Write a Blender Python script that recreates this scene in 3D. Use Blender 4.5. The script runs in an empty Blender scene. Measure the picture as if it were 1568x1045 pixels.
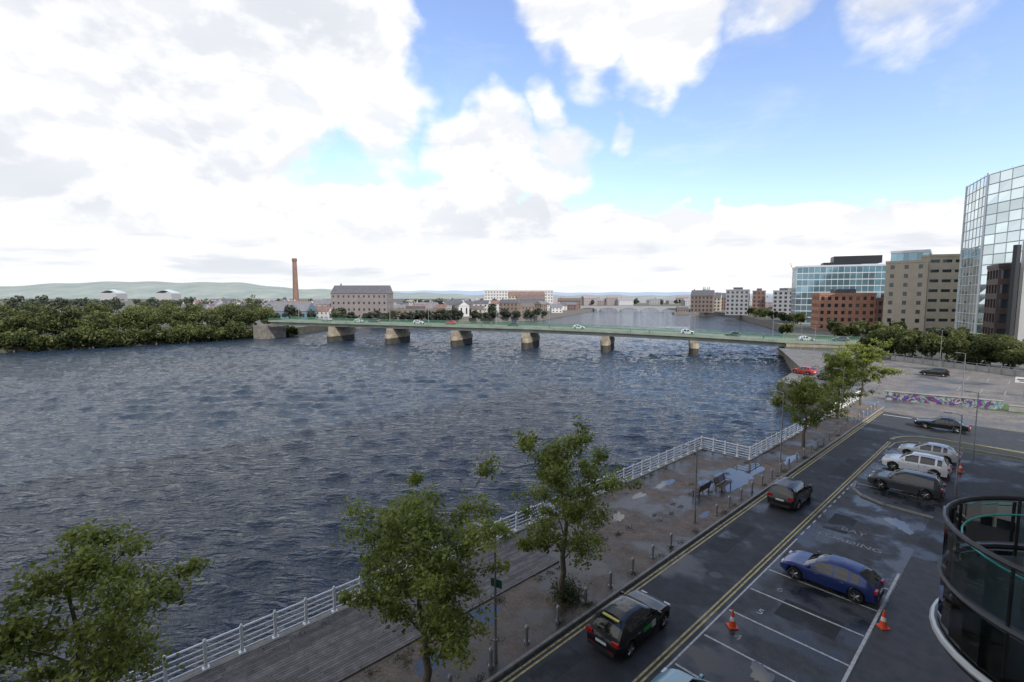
import bpy, bmesh, math, random
import numpy as np
from mathutils import Vector, Matrix, Quaternion
random.seed(7); rng=np.random.default_rng(7)
scene=bpy.context.scene
A=math.radians(47.3); CA,SA=math.cos(A),math.sin(A)
def rd(x,s): return (s*SA+x*CA, s*CA-x*SA)
WATER=-3.5
# ------------------------------------------------------------------ materials
MATS={}
def nodes_of(m):
    m.use_nodes=True; nt=m.node_tree; return nt, nt.nodes['Principled BSDF']
def mat(name,col,rough=.7,metal=0,var=0.0,vscale=1.0,bump=0.0,bscale=None,tint=0.0,spec=None,col2=None):
    if name in MATS: return MATS[name]
    m=bpy.data.materials.new(name); nt,b=nodes_of(m); L=nt.links
    b.inputs['Roughness'].default_value=rough; b.inputs['Metallic'].default_value=metal
    if spec is not None: b.inputs['Specular IOR Level'].default_value=spec
    c1=(*col,1); last=None
    tc=nt.nodes.new('ShaderNodeTexCoord')
    if var>0 or col2:
        n=nt.nodes.new('ShaderNodeTexNoise'); n.inputs['Scale'].default_value=vscale; n.inputs['Detail'].default_value=6
        n.inputs['Roughness'].default_value=.65
        L.new(tc.outputs['Object'],n.inputs['Vector'])
        r=nt.nodes.new('ShaderNodeValToRGB')
        r.color_ramp.elements[0].position=.32; r.color_ramp.elements[1].position=.68
        a=tuple(max(0,c*(1-var)) for c in col); z=tuple(c*(1+var) for c in (col2 or col))
        r.color_ramp.elements[0].color=(*a,1); r.color_ramp.elements[1].color=(*z,1)
        L.new(n.outputs['Fac'],r.inputs['Fac']); last=r.outputs['Color']
    if tint>0:
        at=nt.nodes.new('ShaderNodeAttribute'); at.attribute_name='tint'
        mr=nt.nodes.new('ShaderNodeMapRange'); mr.inputs['To Min'].default_value=1-tint; mr.inputs['To Max'].default_value=1+tint
        L.new(at.outputs['Fac'],mr.inputs['Value'])
        vm=nt.nodes.new('ShaderNodeVectorMath'); vm.operation='SCALE'
        if last: L.new(last,vm.inputs[0])
        else: vm.inputs[0].default_value=col
        L.new(mr.outputs[0],vm.inputs['Scale']); last=vm.outputs[0]
    if last: L.new(last,b.inputs['Base Color'])
    else: b.inputs['Base Color'].default_value=c1
    if bump>0:
        n=nt.nodes.new('ShaderNodeTexNoise'); n.inputs['Scale'].default_value=bscale or vscale*4; n.inputs['Detail'].default_value=4
        L.new(tc.outputs['Object'],n.inputs['Vector'])
        bp=nt.nodes.new('ShaderNodeBump'); bp.inputs['Strength'].default_value=.6; bp.inputs['Distance'].default_value=bump
        L.new(n.outputs['Fac'],bp.inputs['Height']); L.new(bp.outputs[0],b.inputs['Normal'])
    MATS[name]=m; return m

def wet_ground(name,dry,wet,scale,puddle=.56,rough=.85,grain=18,bumpd=.006,wetrough=.3):
    m=bpy.data.materials.new(name); nt,b=nodes_of(m); L=nt.links; N=nt.nodes
    tc=N.new('ShaderNodeTexCoord')
    n1=N.new('ShaderNodeTexNoise'); n1.inputs['Scale'].default_value=scale; n1.inputs['Detail'].default_value=7; n1.inputs['Roughness'].default_value=.6
    n2=N.new('ShaderNodeTexNoise'); n2.inputs['Scale'].default_value=grain; n2.inputs['Detail'].default_value=3
    n3=N.new('ShaderNodeTexNoise'); n3.inputs['Scale'].default_value=scale*4.3; n3.inputs['Detail'].default_value=8; n3.inputs['Roughness'].default_value=.7
    for n in (n1,n2,n3): L.new(tc.outputs['Object'],n.inputs['Vector'])
    mr=N.new('ShaderNodeMapRange'); mr.inputs['From Min'].default_value=puddle-.09; mr.inputs['From Max'].default_value=puddle+.03
    L.new(n1.outputs['Fac'],mr.inputs['Value'])
    r=N.new('ShaderNodeValToRGB'); r.color_ramp.elements[0].position=.36; r.color_ramp.elements[1].position=.64
    r.color_ramp.elements[0].color=(*[c*.5 for c in dry],1); r.color_ramp.elements[1].color=(*[c*1.5 for c in dry],1)
    av=N.new('ShaderNodeMath'); av.operation='MULTIPLY_ADD'; L.new(n2.outputs['Fac'],av.inputs[0]); av.inputs[1].default_value=.45
    hv=N.new('ShaderNodeMath'); hv.operation='MULTIPLY'; L.new(n3.outputs['Fac'],hv.inputs[0]); hv.inputs[1].default_value=.55; L.new(hv.outputs[0],av.inputs[2])
    L.new(av.outputs[0],r.inputs['Fac'])
    mx=N.new('ShaderNodeMix'); mx.data_type='RGBA'; L.new(mr.outputs[0],mx.inputs['Factor']); L.new(r.outputs[0],mx.inputs['A']); mx.inputs['B'].default_value=(*wet,1)
    L.new(mx.outputs['Result'],b.inputs['Base Color'])
    m2=N.new('ShaderNodeMapRange'); m2.inputs['To Min'].default_value=rough; m2.inputs['To Max'].default_value=wetrough
    L.new(mr.outputs[0],m2.inputs['Value']); L.new(m2.outputs[0],b.inputs['Roughness'])
    bp=N.new('ShaderNodeBump'); bp.inputs['Strength'].default_value=.5; bp.inputs['Distance'].default_value=bumpd
    L.new(n2.outputs['Fac'],bp.inputs['Height']); L.new(bp.outputs[0],b.inputs['Normal'])
    MATS[name]=m; return m

# ------------------------------------------------------------------ mesh builder
class MB:
    def __init__(s): s.v=[]; s.f=[]; s.m=[]; s.t=[]; s.mats=[]
    def mi(s,m):
        if m not in s.mats: s.mats.append(m)
        return s.mats.index(m)
    def face(s,pts,m,t=.5):
        b=len(s.v); s.v.extend([tuple(p) for p in pts]); s.f.append(tuple(range(b,b+len(pts)))); s.m.append(s.mi(m)); s.t.append(t)
    def box(s,c,d,m,rot=0,t=.5,top=1.0):
        cx,cy,cz=c; hx,hy,hz=d[0]/2,d[1]/2,d[2]/2; cr,sr=math.cos(rot),math.sin(rot); P=[]
        for z,k in((-hz,1),(hz,top)):
            for x,y in((-hx,-hy),(hx,-hy),(hx,hy),(-hx,hy)):
                x*=k;y*=k; P.append((cx+x*cr-y*sr,cy+x*sr+y*cr,cz+z))
        b=len(s.v); s.v.extend(P); k=s.mi(m)
        for q in((3,2,1,0),(4,5,6,7),(0,1,5,4),(1,2,6,5),(2,3,7,6),(3,0,4,7)):
            s.f.append(tuple(b+i for i in q)); s.m.append(k); s.t.append(t)
    def tube(s,pts,rad,m,n=8,t=.5,cap=True):
        pts=[Vector(p) for p in pts]; k=s.mi(m); rings=[]
        for i,p in enumerate(pts):
            d=(pts[min(i+1,len(pts)-1)]-pts[max(i-1,0)]).normalized()
            up=Vector((0,0,1)) if abs(d.z)<.95 else Vector((1,0,0))
            a=d.cross(up).normalized(); bb=d.cross(a)
            r=rad[i] if isinstance(rad,(list,tuple)) else rad
            b=len(s.v); rings.append(b)
            for j in range(n):
                th=2*math.pi*j/n; q=p+a*(math.cos(th)*r)+bb*(math.sin(th)*r); s.v.append(tuple(q))
        for i in range(len(pts)-1):
            for j in range(n):
                j2=(j+1)%n; s.f.append((rings[i]+j,rings[i+1]+j,rings[i+1]+j2,rings[i]+j2)); s.m.append(k); s.t.append(t)
        if cap:
            s.f.append(tuple(rings[0]+j for j in range(n))); s.m.append(k); s.t.append(t)
            s.f.append(tuple(rings[-1]+j for j in reversed(range(n)))); s.m.append(k); s.t.append(t)
    def quads(s,V,T,m):
        b=len(s.v); s.v.extend(map(tuple,V.tolist())); k=s.mi(m); n=len(V)//4
        s.f.extend([(b+4*i,b+4*i+1,b+4*i+2,b+4*i+3) for i in range(n)]); s.m.extend([k]*n); s.t.extend(T.tolist())
    def obj(s,name,loc=(0,0,0),rot=0,smooth=None):
        me=bpy.data.meshes.new(name); me.from_pydata(s.v,[],s.f)
        for m in s.mats: me.materials.append(m)
        me.polygons.foreach_set('material_index',s.m)
        at=me.attributes.new('tint','FLOAT','FACE'); at.data.foreach_set('value',s.t)
        if smooth is not None:
            me.polygons.foreach_set('use_smooth',[True]*len(me.polygons)); me.set_sharp_from_angle(angle=math.radians(smooth))
        me.update(); o=bpy.data.objects.new(name,me); scene.collection.objects.link(o)
        o.location=loc; o.rotation_euler=(0,0,rot)
        return o
def inst(o,name,loc,rot=0,sc=1):
    q=bpy.data.objects.new(name,o.data); scene.collection.objects.link(q); q.location=loc; q.rotation_euler=(0,0,rot); q.scale=(sc,sc,sc); return q

asphalt=wet_ground('asphalt_road',(.036,.038,.041),(.022,.024,.027),.35,.60,.75,25)
bay_asph=wet_ground('asphalt_bays',(.065,.067,.071),(.022,.025,.03),.40,.52,.85,22,wetrough=.2)
gravel=wet_ground('quay_gravel',(.165,.128,.10),(.055,.047,.041),.33,.54,.9,9,.012)
carpark=wet_ground('carpark_surface',(.15,.138,.125),(.085,.085,.085),.12,.60,.9,3)
patchm=wet_ground('asphalt_patch',(.026,.028,.03),(.02,.022,.025),.5,.62,.8,25)
paver=mat('dark_pavers',(.05,.048,.048),.6,var=.3,vscale=2,bump=.004,bscale=12)
kerbm=mat('kerb_stone',(.24,.23,.21),.8,var=.25,vscale=3)
yellow=mat('yellow_paint',(.46,.38,.17),.7,var=.4,vscale=5)
whitep=mat('white_road_paint',(.5,.5,.48),.7,var=.35,vscale=6)
fadep=mat('faded_road_paint',(.28,.28,.27),.8,var=.5,vscale=8)
railw=mat('white_rail_paint',(.82,.83,.82),.45,var=.05,vscale=2)
wood=mat('timber_boards',(.13,.117,.105),.7,var=.35,vscale=2.5,tint=.3,bump=.004,bscale=20)
puddlem=mat('puddle_water',(.05,.05,.05),.03,spec=1.0)
steel=mat('galvanised_steel',(.32,.33,.34),.45,metal=.6,var=.1,vscale=3)
darkst=mat('dark_steel',(.03,.032,.035),.4,metal=.3,var=.15,vscale=3)
quaywall=mat('quay_wall_stone',(.17,.155,.13),.85,var=.4,vscale=.7,bump=.05,bscale=2)
# ------------------------------------------------------------------ camera
cd=bpy.data.cameras.new('camera'); cam=bpy.data.objects.new('camera',cd); scene.collection.objects.link(cam)
cam.location=(0,0,14.5); cam.rotation_euler=(math.radians(90-5.14),0,0)
cd.sensor_width=36; cd.lens=17.1; cd.clip_start=.1; cd.clip_end=30000; scene.camera=cam
# ------------------------------------------------------------------ world
SUN_AZ,SUN_EL=150,38
w=bpy.data.worlds.new('World'); scene.world=w; w.use_nodes=True; nt=w.node_tree; L=nt.links
for n in list(nt.nodes): nt.nodes.remove(n)
def add(t,**k):
    n=nt.nodes.new(t)
    for a,b in k.items(): setattr(n,a,b)
    return n
def sock(n,i,v):
    if isinstance(v,bpy.types.NodeSocket): L.new(v,n.inputs[i])
    else: n.inputs[i].default_value=v
def M(op,a,b=0.0,clamp=False):
    n=add('ShaderNodeMath',operation=op,use_clamp=clamp); sock(n,0,a); sock(n,1,b)
    return n.outputs[0]
def V(op,a,b=None,scale=None):
    n=add('ShaderNodeVectorMath',operation=op); sock(n,0,a)
    if b is not None: sock(n,1,b)
    if scale is not None: sock(n,'Scale',scale)
    return n
def smooth(v,a,b,lo=0.,hi=1.):
    n=add('ShaderNodeMapRange',interpolation_type='SMOOTHSTEP'); sock(n,'Value',v)
    n.inputs['From Min'].default_value=a; n.inputs['From Max'].default_value=b; n.inputs['To Min'].default_value=lo; n.inputs['To Max'].default_value=hi
    return n.outputs[0]
def noise(vec,scale,detail=6,rough=.55,dist=0):
    n=add('ShaderNodeTexNoise'); sock(n,'Vector',vec); n.inputs['Scale'].default_value=scale; n.inputs['Detail'].default_value=detail; n.inputs['Roughness'].default_value=rough; n.inputs['Distortion'].default_value=dist
    return n
def mixc(f,a,b):
    n=add('ShaderNodeMix',data_type='RGBA'); sock(n,'Factor',f); sock(n,'A',a); sock(n,'B',b); return n.outputs['Result']
tc=add('ShaderNodeTexCoord'); d=tc.outputs['Generated']
sep=add('ShaderNodeSeparateXYZ'); L.new(d,sep.inputs[0]); X,Y,Z=sep.outputs
sky=add('ShaderNodeTexSky'); sky.sky_type='NISHITA'; sky.sun_disc=False
sky.sun_elevation=math.radians(SUN_EL); sky.sun_rotation=math.radians(SUN_AZ); sky.air_density=1.0; sky.dust_density=.8; sky.ozone_density=1.0
n_w=noise(d,2.6,4,.6); wv=V('SCALE',V('SUBTRACT',n_w.outputs['Color'],(.5,.5,.5)).outputs[0],scale=.30).outputs[0]
dw=V('ADD',d,wv).outputs[0]
def dirv(az,el):
    a,e=math.radians(az),math.radians(el); return (math.sin(a)*math.cos(e),math.cos(a)*math.cos(e),math.sin(e))
blobs=[(-42,24,17,1),(-30,19,13,1),(-20,27,10,1),(-33,34,14,1),(-60,30,22,.9),(-13,20,6,.6),(-3,16,7,.8),(4,15,6,.7),
       (9,28,7,.9),(17,27,7.5,.95),(26,28,6,.6),(37,27,8,.5),(15,40,14,.6),(3,21,3.0,.45),(11,17.5,2.6,.45),(-6,55,20,.6),
       (100,40,30,.8),(150,60,25,.7),(-110,35,35,.9),(180,25,25,.6)]
tot=None
for az,el,r,wt in blobs:
    c=dirv(az,el); dist=V('DISTANCE',dw,c).outputs['Value']; rr=math.radians(r)
    k=smooth(dist,rr*1.2,rr*.35,0,wt); tot=k if tot is None else M('MAXIMUM',tot,k)
st=V('MULTIPLY',d,(1,1,1.7)).outputs[0]
nb=noise(st,5.5,8,.56,.2).outputs['Fac']
nc=noise(st,15,5,.5).outputs['Fac']
t=M('ADD',Z,M('MULTIPLY',M('MAXIMUM',X,0.),.11))
band=smooth(t,.27,.15,0,1.0)
lumps=M('ADD',M('MULTIPLY',M('SUBTRACT',nb,.5),2.0),M('MULTIPLY',M('SUBTRACT',nc,.5),.75))
d1=smooth(M('ADD',tot,M('MULTIPLY',lumps,.55)),.20,.66)
d2=smooth(M('ADD',band,M('MULTIPLY',lumps,.85)),.45,.58)
wisps=M('MULTIPLY',smooth(noise(V('MULTIPLY',d,(1,1,3)).outputs[0],2.2,7,.62,.8).outputs['Fac'],.48,.78),.35)
haze=smooth(Z,.14,.0,0.02,.85)
dens=M('MAXIMUM',M('MAXIMUM',d1,d2),M('MAXIMUM',wisps,haze))
nb2=noise(V('ADD',st,(.01,-.01,.055)).outputs[0],5.5,5,.56,.2).outputs['Fac']
relief=M('SUBTRACT',nb,nb2)
shade=smooth(relief,-.09,.07,0.,1.)
big=smooth(noise(st,2.3,4,.5).outputs['Fac'],.32,.6)
lite=M('ADD',M('MULTIPLY',shade,.62),M('MULTIPLY',big,.38))
streak=smooth(noise(V('MULTIPLY',d,(2.2,2.2,17)).outputs[0],1.6,6,.55,.2).outputs['Fac'],.36,.58)
low=smooth(Z,.15,.05)
lite2=mixc(low,lite,streak)
cloudc=mixc(lite2,(7.6,7.95,8.6,1),(11.2,11.1,11.0,1))
cloudc=mixc(smooth(Z,.06,.0),cloudc,(9.4,9.6,9.8,1))
final=mixc(dens,V('MULTIPLY',sky.outputs[0],(2.5,2.45,2.75)).outputs[0],cloudc)
bg=add('ShaderNodeBackground'); bg.inputs['Strength'].default_value=.104; L.new(final,bg.inputs['Color'])
out=add('ShaderNodeOutputWorld'); L.new(bg.outputs[0],out.inputs[0])
sd=Vector(dirv(SUN_AZ,SUN_EL)); sl=bpy.data.lights.new('sun','SUN'); sl.energy=3.7; sl.angle=math.radians(.6); sl.color=(1,.95,.87)
so=bpy.data.objects.new('sun',sl); scene.collection.objects.link(so); so.rotation_euler=sd.to_track_quat('Z','Y').to_euler(); so.location=(0,-50,80)
scene.view_settings.view_transform='Standard'; scene.view_settings.look='None'; scene.view_settings.exposure=0
# ------------------------------------------------------------------ ground and water
gm=mat('town_ground',(.075,.085,.05),.95,var=.35,vscale=.012,col2=(.11,.11,.09))
edge=[rd(-21.2,-3000),rd(-21.2,44),rd(-16.7,44),rd(-16.7,84),rd(-30,90),rd(-33,112),(80,142),(88,158),(142,254),(195,420),(217,586),(255,820),(150,830),(108,640),(24,384),(-40,330),(-102,272),(-104,226),(-112,217),(-141,178),(-168,157),(-240,118),(-420,30),(-950,-300),(-3400,-1300)]
outer=[(-14000,-2500),(-14000,14000),(14000,14000),(14000,-4000),(-2219,-4000)]
me=bpy.data.meshes.new('ground'); bm=bmesh.new()
vs=[bm.verts.new((*p,0)) for p in edge+outer]
f=bm.faces.new(vs)
lo=[bm.verts.new((*p,-7)) for p in edge]
mudbank=mat('mud_bank',(.07,.065,.045),.9,var=.4,vscale=.4)
for i in range(len(edge)-1):
    q=bm.faces.new((vs[i],vs[i+1],lo[i+1],lo[i])); q.material_index=2 if i>15 else 1
bmesh.ops.triangulate(bm,faces=[f]); bmesh.ops.recalc_face_normals(bm,faces=bm.faces); bm.to_mesh(me); bm.free()
me.materials.append(gm); me.materials.append(quaywall); me.materials.append(mudbank)
g=bpy.data.objects.new('ground',me); scene.collection.objects.link(g)
wm=bpy.data.materials.new('river_water'); nt2,b=nodes_of(wm); L2=nt2.links; N2=nt2.nodes
b.inputs['Base Color'].default_value=(.02,.036,.058,1); b.inputs['Roughness'].default_value=.07; b.inputs['IOR'].default_value=1.34
tcw=N2.new('ShaderNodeTexCoord')
def wn(scale,rot,detail,rough=.5,dist=0):
    mp=N2.new('ShaderNodeMapping'); mp.inputs['Rotation'].default_value=(0,0,math.radians(rot)); mp.inputs['Scale'].default_value=scale
    L2.new(tcw.outputs['Object'],mp.inputs['Vector'])
    n=N2.new('ShaderNodeTexNoise'); n.inputs['Scale'].default_value=1; n.inputs['Detail'].default_value=detail; n.inputs['Roughness'].default_value=rough; n.inputs['Distortion'].default_value=dist
    L2.new(mp.outputs[0],n.inputs['Vector']); return n.outputs['Fac']
def wmath(op,a,b_):
    n=N2.new('ShaderNodeMath'); n.operation=op
    for i,v in enumerate((a,b_)):
        if isinstance(v,(int,float)): n.inputs[i].default_value=v
        else: L2.new(v,n.inputs[i])
    return n.outputs[0]
h=wmath('ADD',wmath('MULTIPLY',wn((.42,1.25,1),26,2,.5,.5),.5),wmath('MULTIPLY',wn((1.3,3.4,1),12,3,.55,.3),.30))
bp=N2.new('ShaderNodeBump'); bp.inputs['Strength'].default_value=1; bp.inputs['Distance'].default_value=.75; L2.new(h,bp.inputs['Height']); L2.new(bp.outputs[0],b.inputs['Normal'])
# wind chop as real geometry: sum of short-crested directional waves
x0,x1,y0,y1=-200.,110.,2.,300.
ys=[y0]
while ys[-1]<y1: ys.append(ys[-1]+max(.14,.0042*ys[-1]))
ys=np.array(ys); xs=np.arange(x0,x1+.01,.40); GX,GY=np.meshgrid(xs,ys); dy=np.gradient(ys)[:,None]
Zw=np.zeros_like(GX); DX=np.zeros_like(GX); DY=np.zeros_like(GX)
wr_=np.random.default_rng(3); wind=math.radians(-100)
patch=.8+.35*np.sin(GX*.035+1.3*np.sin(GY*.028))*np.sin(GY*.05+.8*np.sin(GX*.021+2))
for i in range(58):
    lam=float(np.exp(wr_.uniform(math.log(1.15),math.log(6.5)))); th=wind+wr_.normal()*.42; k=2*math.pi/lam; slope=.05*(1.0 if lam<3.5 else .7)
    a=slope/k; ph=wr_.uniform(0,2*math.pi); arg=k*(math.cos(th)*GX+math.sin(th)*GY)+ph
    fade=np.clip((lam/abs(math.sin(th))/dy-2.2)/2.0,0,1); c_=np.cos(arg)*a*fade; s_=np.sin(arg)*a*fade
    Zw+=c_; DX-=math.cos(th)*s_*.9; DY-=math.sin(th)*s_*.9
ed=np.clip(np.minimum(np.minimum(GX-x0,x1-GX),np.minimum(GY-y0,y1-GY))/6,0,1)*patch
P=np.stack([GX+DX*ed,GY+DY*ed,WATER+Zw*ed],-1).reshape(-1,3).astype(np.float32)
ny,nx=GX.shape; I=np.arange(ny*nx).reshape(ny,nx); Q=np.stack([I[:-1,:-1],I[:-1,1:],I[1:,1:],I[1:,:-1]],-1).reshape(-1)
nq=len(Q)//4
fl=np.array([(-3600,-2500,WATER),(1200,-2500,WATER),(1200,900,WATER),(-3600,900,WATER),(x0,y0,WATER),(x1,y0,WATER),(x1,y1,WATER),(x0,y1,WATER)],dtype=np.float32); o0=len(P)
Q=np.concatenate([Q,np.array([0,1,5,4,1,2,6,5,2,3,7,6,3,0,4,7])+o0]); P=np.concatenate([P,fl]); nq+=4
me=bpy.data.meshes.new('river_water'); me.vertices.add(len(P)); me.vertices.foreach_set('co',P.reshape(-1)); me.loops.add(nq*4); me.loops.foreach_set('vertex_index',Q.astype(np.int32)); me.polygons.add(nq); me.polygons.foreach_set('loop_start',np.arange(0,nq*4,4,dtype=np.int32))
me.update(calc_edges=True); me.polygons.foreach_set('use_smooth',np.ones(nq,dtype=bool)); me.materials.append(wm); o=bpy.data.objects.new('river_water',me); scene.collection.objects.link(o)

# ------------------------------------------------------------------ near ground sheets (road frame, rotated)
R=-A
mb=MB(); mb.face([(-13.1,-60,.004),(-9.1,-60,.004),(-9.1,61,.004),(-8.6,63.5,.004),(-7.2,65,.004),(-5,65.6,.004),(60,65.6,.004),(60,75,.004),(-9,75,.004),(-12,77,.004),(-13.1,80,.004)],asphalt)
for x,s,w_,l_ in((-11.8,29,1.2,4.5),(-10.3,48,1.1,7),(-12,13.5,.9,2.4),(-11,60,2,1.2)): mb.face([(x-w_/2,s-l_/2,.0075),(x+w_/2,s-l_/2,.0075),(x+w_/2,s+l_/2,.0075),(x-w_/2,s+l_/2,.0075)],patchm)
for x,s in((-10.6,24.3),(-11.9,41),(-10.4,54.5),(-7,40.2)): mb.face([(x+.33*math.cos(a*math.pi/9),s+.33*math.sin(a*math.pi/9),.0105) for a in range(18)],darkst)
mb.obj('road',rot=R)
mb=MB(); mb.face([(-9.1,-60,.004),(-4,-60,.004),(-4,60.9,.004),(-9.1,60.9,.004)],bay_asph)
mb.face([(-4,34,.008),(40,34,.008),(40,61.5,.008),(-4,61.5,.008)],asphalt)
for x,s,w_,l_ in((-6.2,24,2.4,1.6),(-7.8,36,1.3,3.0)): mb.face([(x-w_/2,s-l_/2,.0075),(x+w_/2,s-l_/2,.0075),(x+w_/2,s+l_/2,.0075),(x-w_/2,s+l_/2,.0075)],patchm)
mb.obj('parking_bays',rot=R)
mb=MB(); mb.box((-17.05,-8,.06),(7.6,104,.12),gravel); mb.box((-15.0,61.5,.06),(3.5,34.9,.12),gravel); mb.obj('quay_pavement',rot=R)
mb=MB()
mb.box((-13.17,9,.065),(.14,140,.13),kerbm); mb.box((-21.02,-8,.08),(.34,104.4,.16),kerbm); mb.box((-18.85,44.0,.08),(4.6,.34,.16),kerbm); mb.box((-16.62,62,.08),(.3,35.5,.16),kerbm)
mb.obj('kerb',rot=R)
mb=MB(); mb.box((-1.5,-15,.05),(4.9,98,.1),paver); mb.obj('pavement',rot=R)
mb=MB()
for x in(-12.9,-12.68,-9.5,-9.3): mb.face([(x-.045,-60,.01),(x+.045,-60,.01),(x+.045,60.5,.01),(x-.045,60.5,.01)],yellow)
for x in(-12.9,-12.68): mb.face([(x-.045,60.5,.01),(x+.045,60.5,.01),(x+.045,76,.01),(x-.045,76,.01)],yellow)
for k in range(2):
    r0=3.4+.2*k; pts=[]
    for i in range(13):
        th=math.pi-(math.pi/2)*i/12; pts.append((-5.9+r0*math.cos(th)+0,61.6+(r0+.3)*math.sin(th)))
    for i in range(12):
        p,q=pts[i],pts[i+1]; c=(-5.9,61.6)
        def off(p,dd): 
            v=Vector((p[0]-c[0],p[1]-c[1])); v=v*(1+dd/v.length); return (c[0]+v.x,c[1]+v.y,.0115)
        mb.face([off(p,0),off(p,.1),off(q,.1),off(q,0)],yellow)
    mb.face([(-5.9,61.6+r0+.3,.01),(30,61.6+r0+.3,.01),(30,61.7+r0+.3,.01),(-5.9,61.7+r0+.3,.01)],yellow)
mb.obj('yellow_lines',rot=R)
mb=MB()
def hline(x0,x1,s,wd=.1): mb.face([(x0,s-wd/2,.01),(x1,s-wd/2,.01),(x1,s+wd/2,.01),(x0,s+wd/2,.01)],whitep)
s0=19.5-2.47*9
for i in range(15): 
    if s0+i*2.47<31.5: hline(-8.9,-4.2,s0+i*2.47)
mb.face([(-4.18,-60,.0105),(-4.06,-60,.0105),(-4.06,31.5,.0105),(-4.18,31.5,.0105)],whitep)
mb.face([(-9.06,-20,.0105),(-8.98,-20,.0105),(-8.98,31.7,.0105),(-9.06,31.7,.0105)],whitep)
for s in np.arange(32.4,44,1.15): mb.face([(-9.06,s,.0105),(-8.98,s,.0105),(-8.98,s+.6,.0105),(-9.06,s+.6,.0105)],whitep)
for i in range(6): hline(-8.9,-4.2,44.9+2.6*i)
mb.face([(-12.4,74,.0105),(-9.6,74,.0105),(-9.6,74.25,.0105),(-12.4,74.25,.0105)],whitep)
mb.obj('bay_markings',rot=R)
for txt,x,s,sz,mm in(('LOADING',-8.4,33.3,.72,fadep),('BAY',-7.6,35.0,.72,fadep),('5',-8.0,22.7,.6,whitep),('6',-8.0,25.2,.6,fadep),('4',-8.0,20.2,.6,fadep)):
    cu=bpy.data.curves.new('road_lettering','FONT'); cu.body=txt; cu.size=sz; o=bpy.data.objects.new('road_lettering',cu); scene.collection.objects.link(o)
    X0,Y0=rd(x,s); o.location=(X0,Y0,.013); o.rotation_euler=(0,0,R); cu.materials.append(mm)
mb=MB()
def strip(pts,wd,z0,z1,m):
    for i in range(len(pts)-1):
        p=Vector(pts[i]);q=Vector(pts[i+1]);c=(p+q)/2;dd=q-p
        mb.box((c.x,c.y,(z0+z1)/2),(dd.length+wd*.6,wd,z1-z0),m,rot=math.atan2(dd.y,dd.x))
strip([(-3.9,41.2),(-6.5,41.4),(-7.9,42.1),(-8.7,43.3),(-8.9,45)],.16,0,.12,kerbm)
strip([(-9.0,57.5),(-8.9,60),(-8.1,61.6),(-6.6,62.4),(-4,62.6),(20,62.6)],.16,0,.125,kerbm)
mb.obj('kerb',rot=R)
mb=MB()
for i in range(27):
    x=-20.72+i*.145
    s=-22-random.random()*2
    while s<19:
        e=min(s+2.4,19.1); mb.box((x,(s+e)/2,.15),(.132,e-s-.012,.06),wood,t=random.random()); s=e
mb.obj('timber_boardwalk',rot=R)
def puddle(x,s,a,b_,rot,seed,z=.1245):
    r=random.Random(seed); mb=MB(); n=56; ph=[r.random()*6.28 for _ in range(6)]
    pts=[]
    for i in range(n):
        th=2*math.pi*i/n; k=1+.22*math.sin(2*th+ph[0])+.16*math.sin(3*th+ph[1])+.1*math.sin(5*th+ph[2])+.08*math.sin(9*th+ph[3])+.05*math.sin(14*th+ph[4])
        px,py=a*k*math.cos(th),b_*k*math.sin(th); pts.append((x+px*math.cos(rot)-py*math.sin(rot),s+px*math.sin(rot)+py*math.cos(rot),z))
    mb.face(pts,puddlem); mb.obj('puddle',rot=R)
for i,p in enumerate([(-15.7,39.6,1.4,3.0,.15),(-16.6,35.9,.5,1.0,.4),(-18.8,33.5,.35,1.2,.1),(-16.2,13.3,.5,.9,.1),(-15.5,9.8,.4,.8,.5),(-14.2,47,.35,1.6,0),(-16.2,6.8,.35,.7,0),(-17.9,26,.3,.8,.3),(-18.9,30,.25,.9,0),(-14.2,30.5,.2,.7,0)]): puddle(*p,seed=i)
for i,p in enumerate([(-5.2,38.5,.5,1.1,.4),(-6.4,19,.35,.6,.2),(-3.3,44,.8,.5,.2),(3,50,1.6,.7,.3),(-7.9,29.6,.25,.5,0)]): puddle(*p,seed=i+40,z=.012)
def railing(name,P,Q,n,z0=.16):
    mb=MB(); P=Vector(P);Q=Vector(Q); dd=(Q-P); ln=dd.length; u=dd/ln; an=math.atan2(u.y,u.x)
    for i in range(n+1):
        c=P+dd*i/n
        mb.box((c.x,c.y,z0+.58),(.11,.09,1.16),railw,rot=an); mb.box((c.x,c.y,z0+.03),(.24,.24,.06),railw,rot=an)
        mb.tube([(c.x,c.y,z0+1.16),(c.x,c.y,z0+1.23)],[.065,.03],railw,6)
        if i<n:
            q=P+dd*(i+1)/n
            for z,r in((1.08,.045),(.84,.028),(.62,.028),(.40,.028),(.18,.032)):
                mb.tube([(c.x,c.y,z0+z),(q.x,q.y,z0+z)],r,railw,6,cap=False)
    return mb.obj(name,rot=R)
railing('quay_railing',(-21.0,-12),(-21.0,43.9),44)
railing('quay_railing',(-21.0,44.0),(-16.6,44.0),4)
railing('quay_railing',(-16.6,44.2),(-16.6,84),32)
mb=MB(); mb.tube([(0,0,0),(0,0,.1),(0,0,.1),(0,0,.62),(0,0,.62),(0,0,.68),(0,0,.76),(0,0,.8)],[.11,.11,.075,.07,.09,.09,.07,.02],steel,12)
b0=None
for i in range(38):
    s=5.6+1.95*i
    if i in(11,12): continue
    X0,Y0=rd(-13.62,s)
    if b0 is None: b0=mb.obj('bollard',loc=(X0,Y0,.12),smooth=40)
    else: inst(b0,'bollard',(X0,Y0,.12))
lampglass=mat('lamp_diffuser',(.7,.7,.68),.3)
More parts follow.
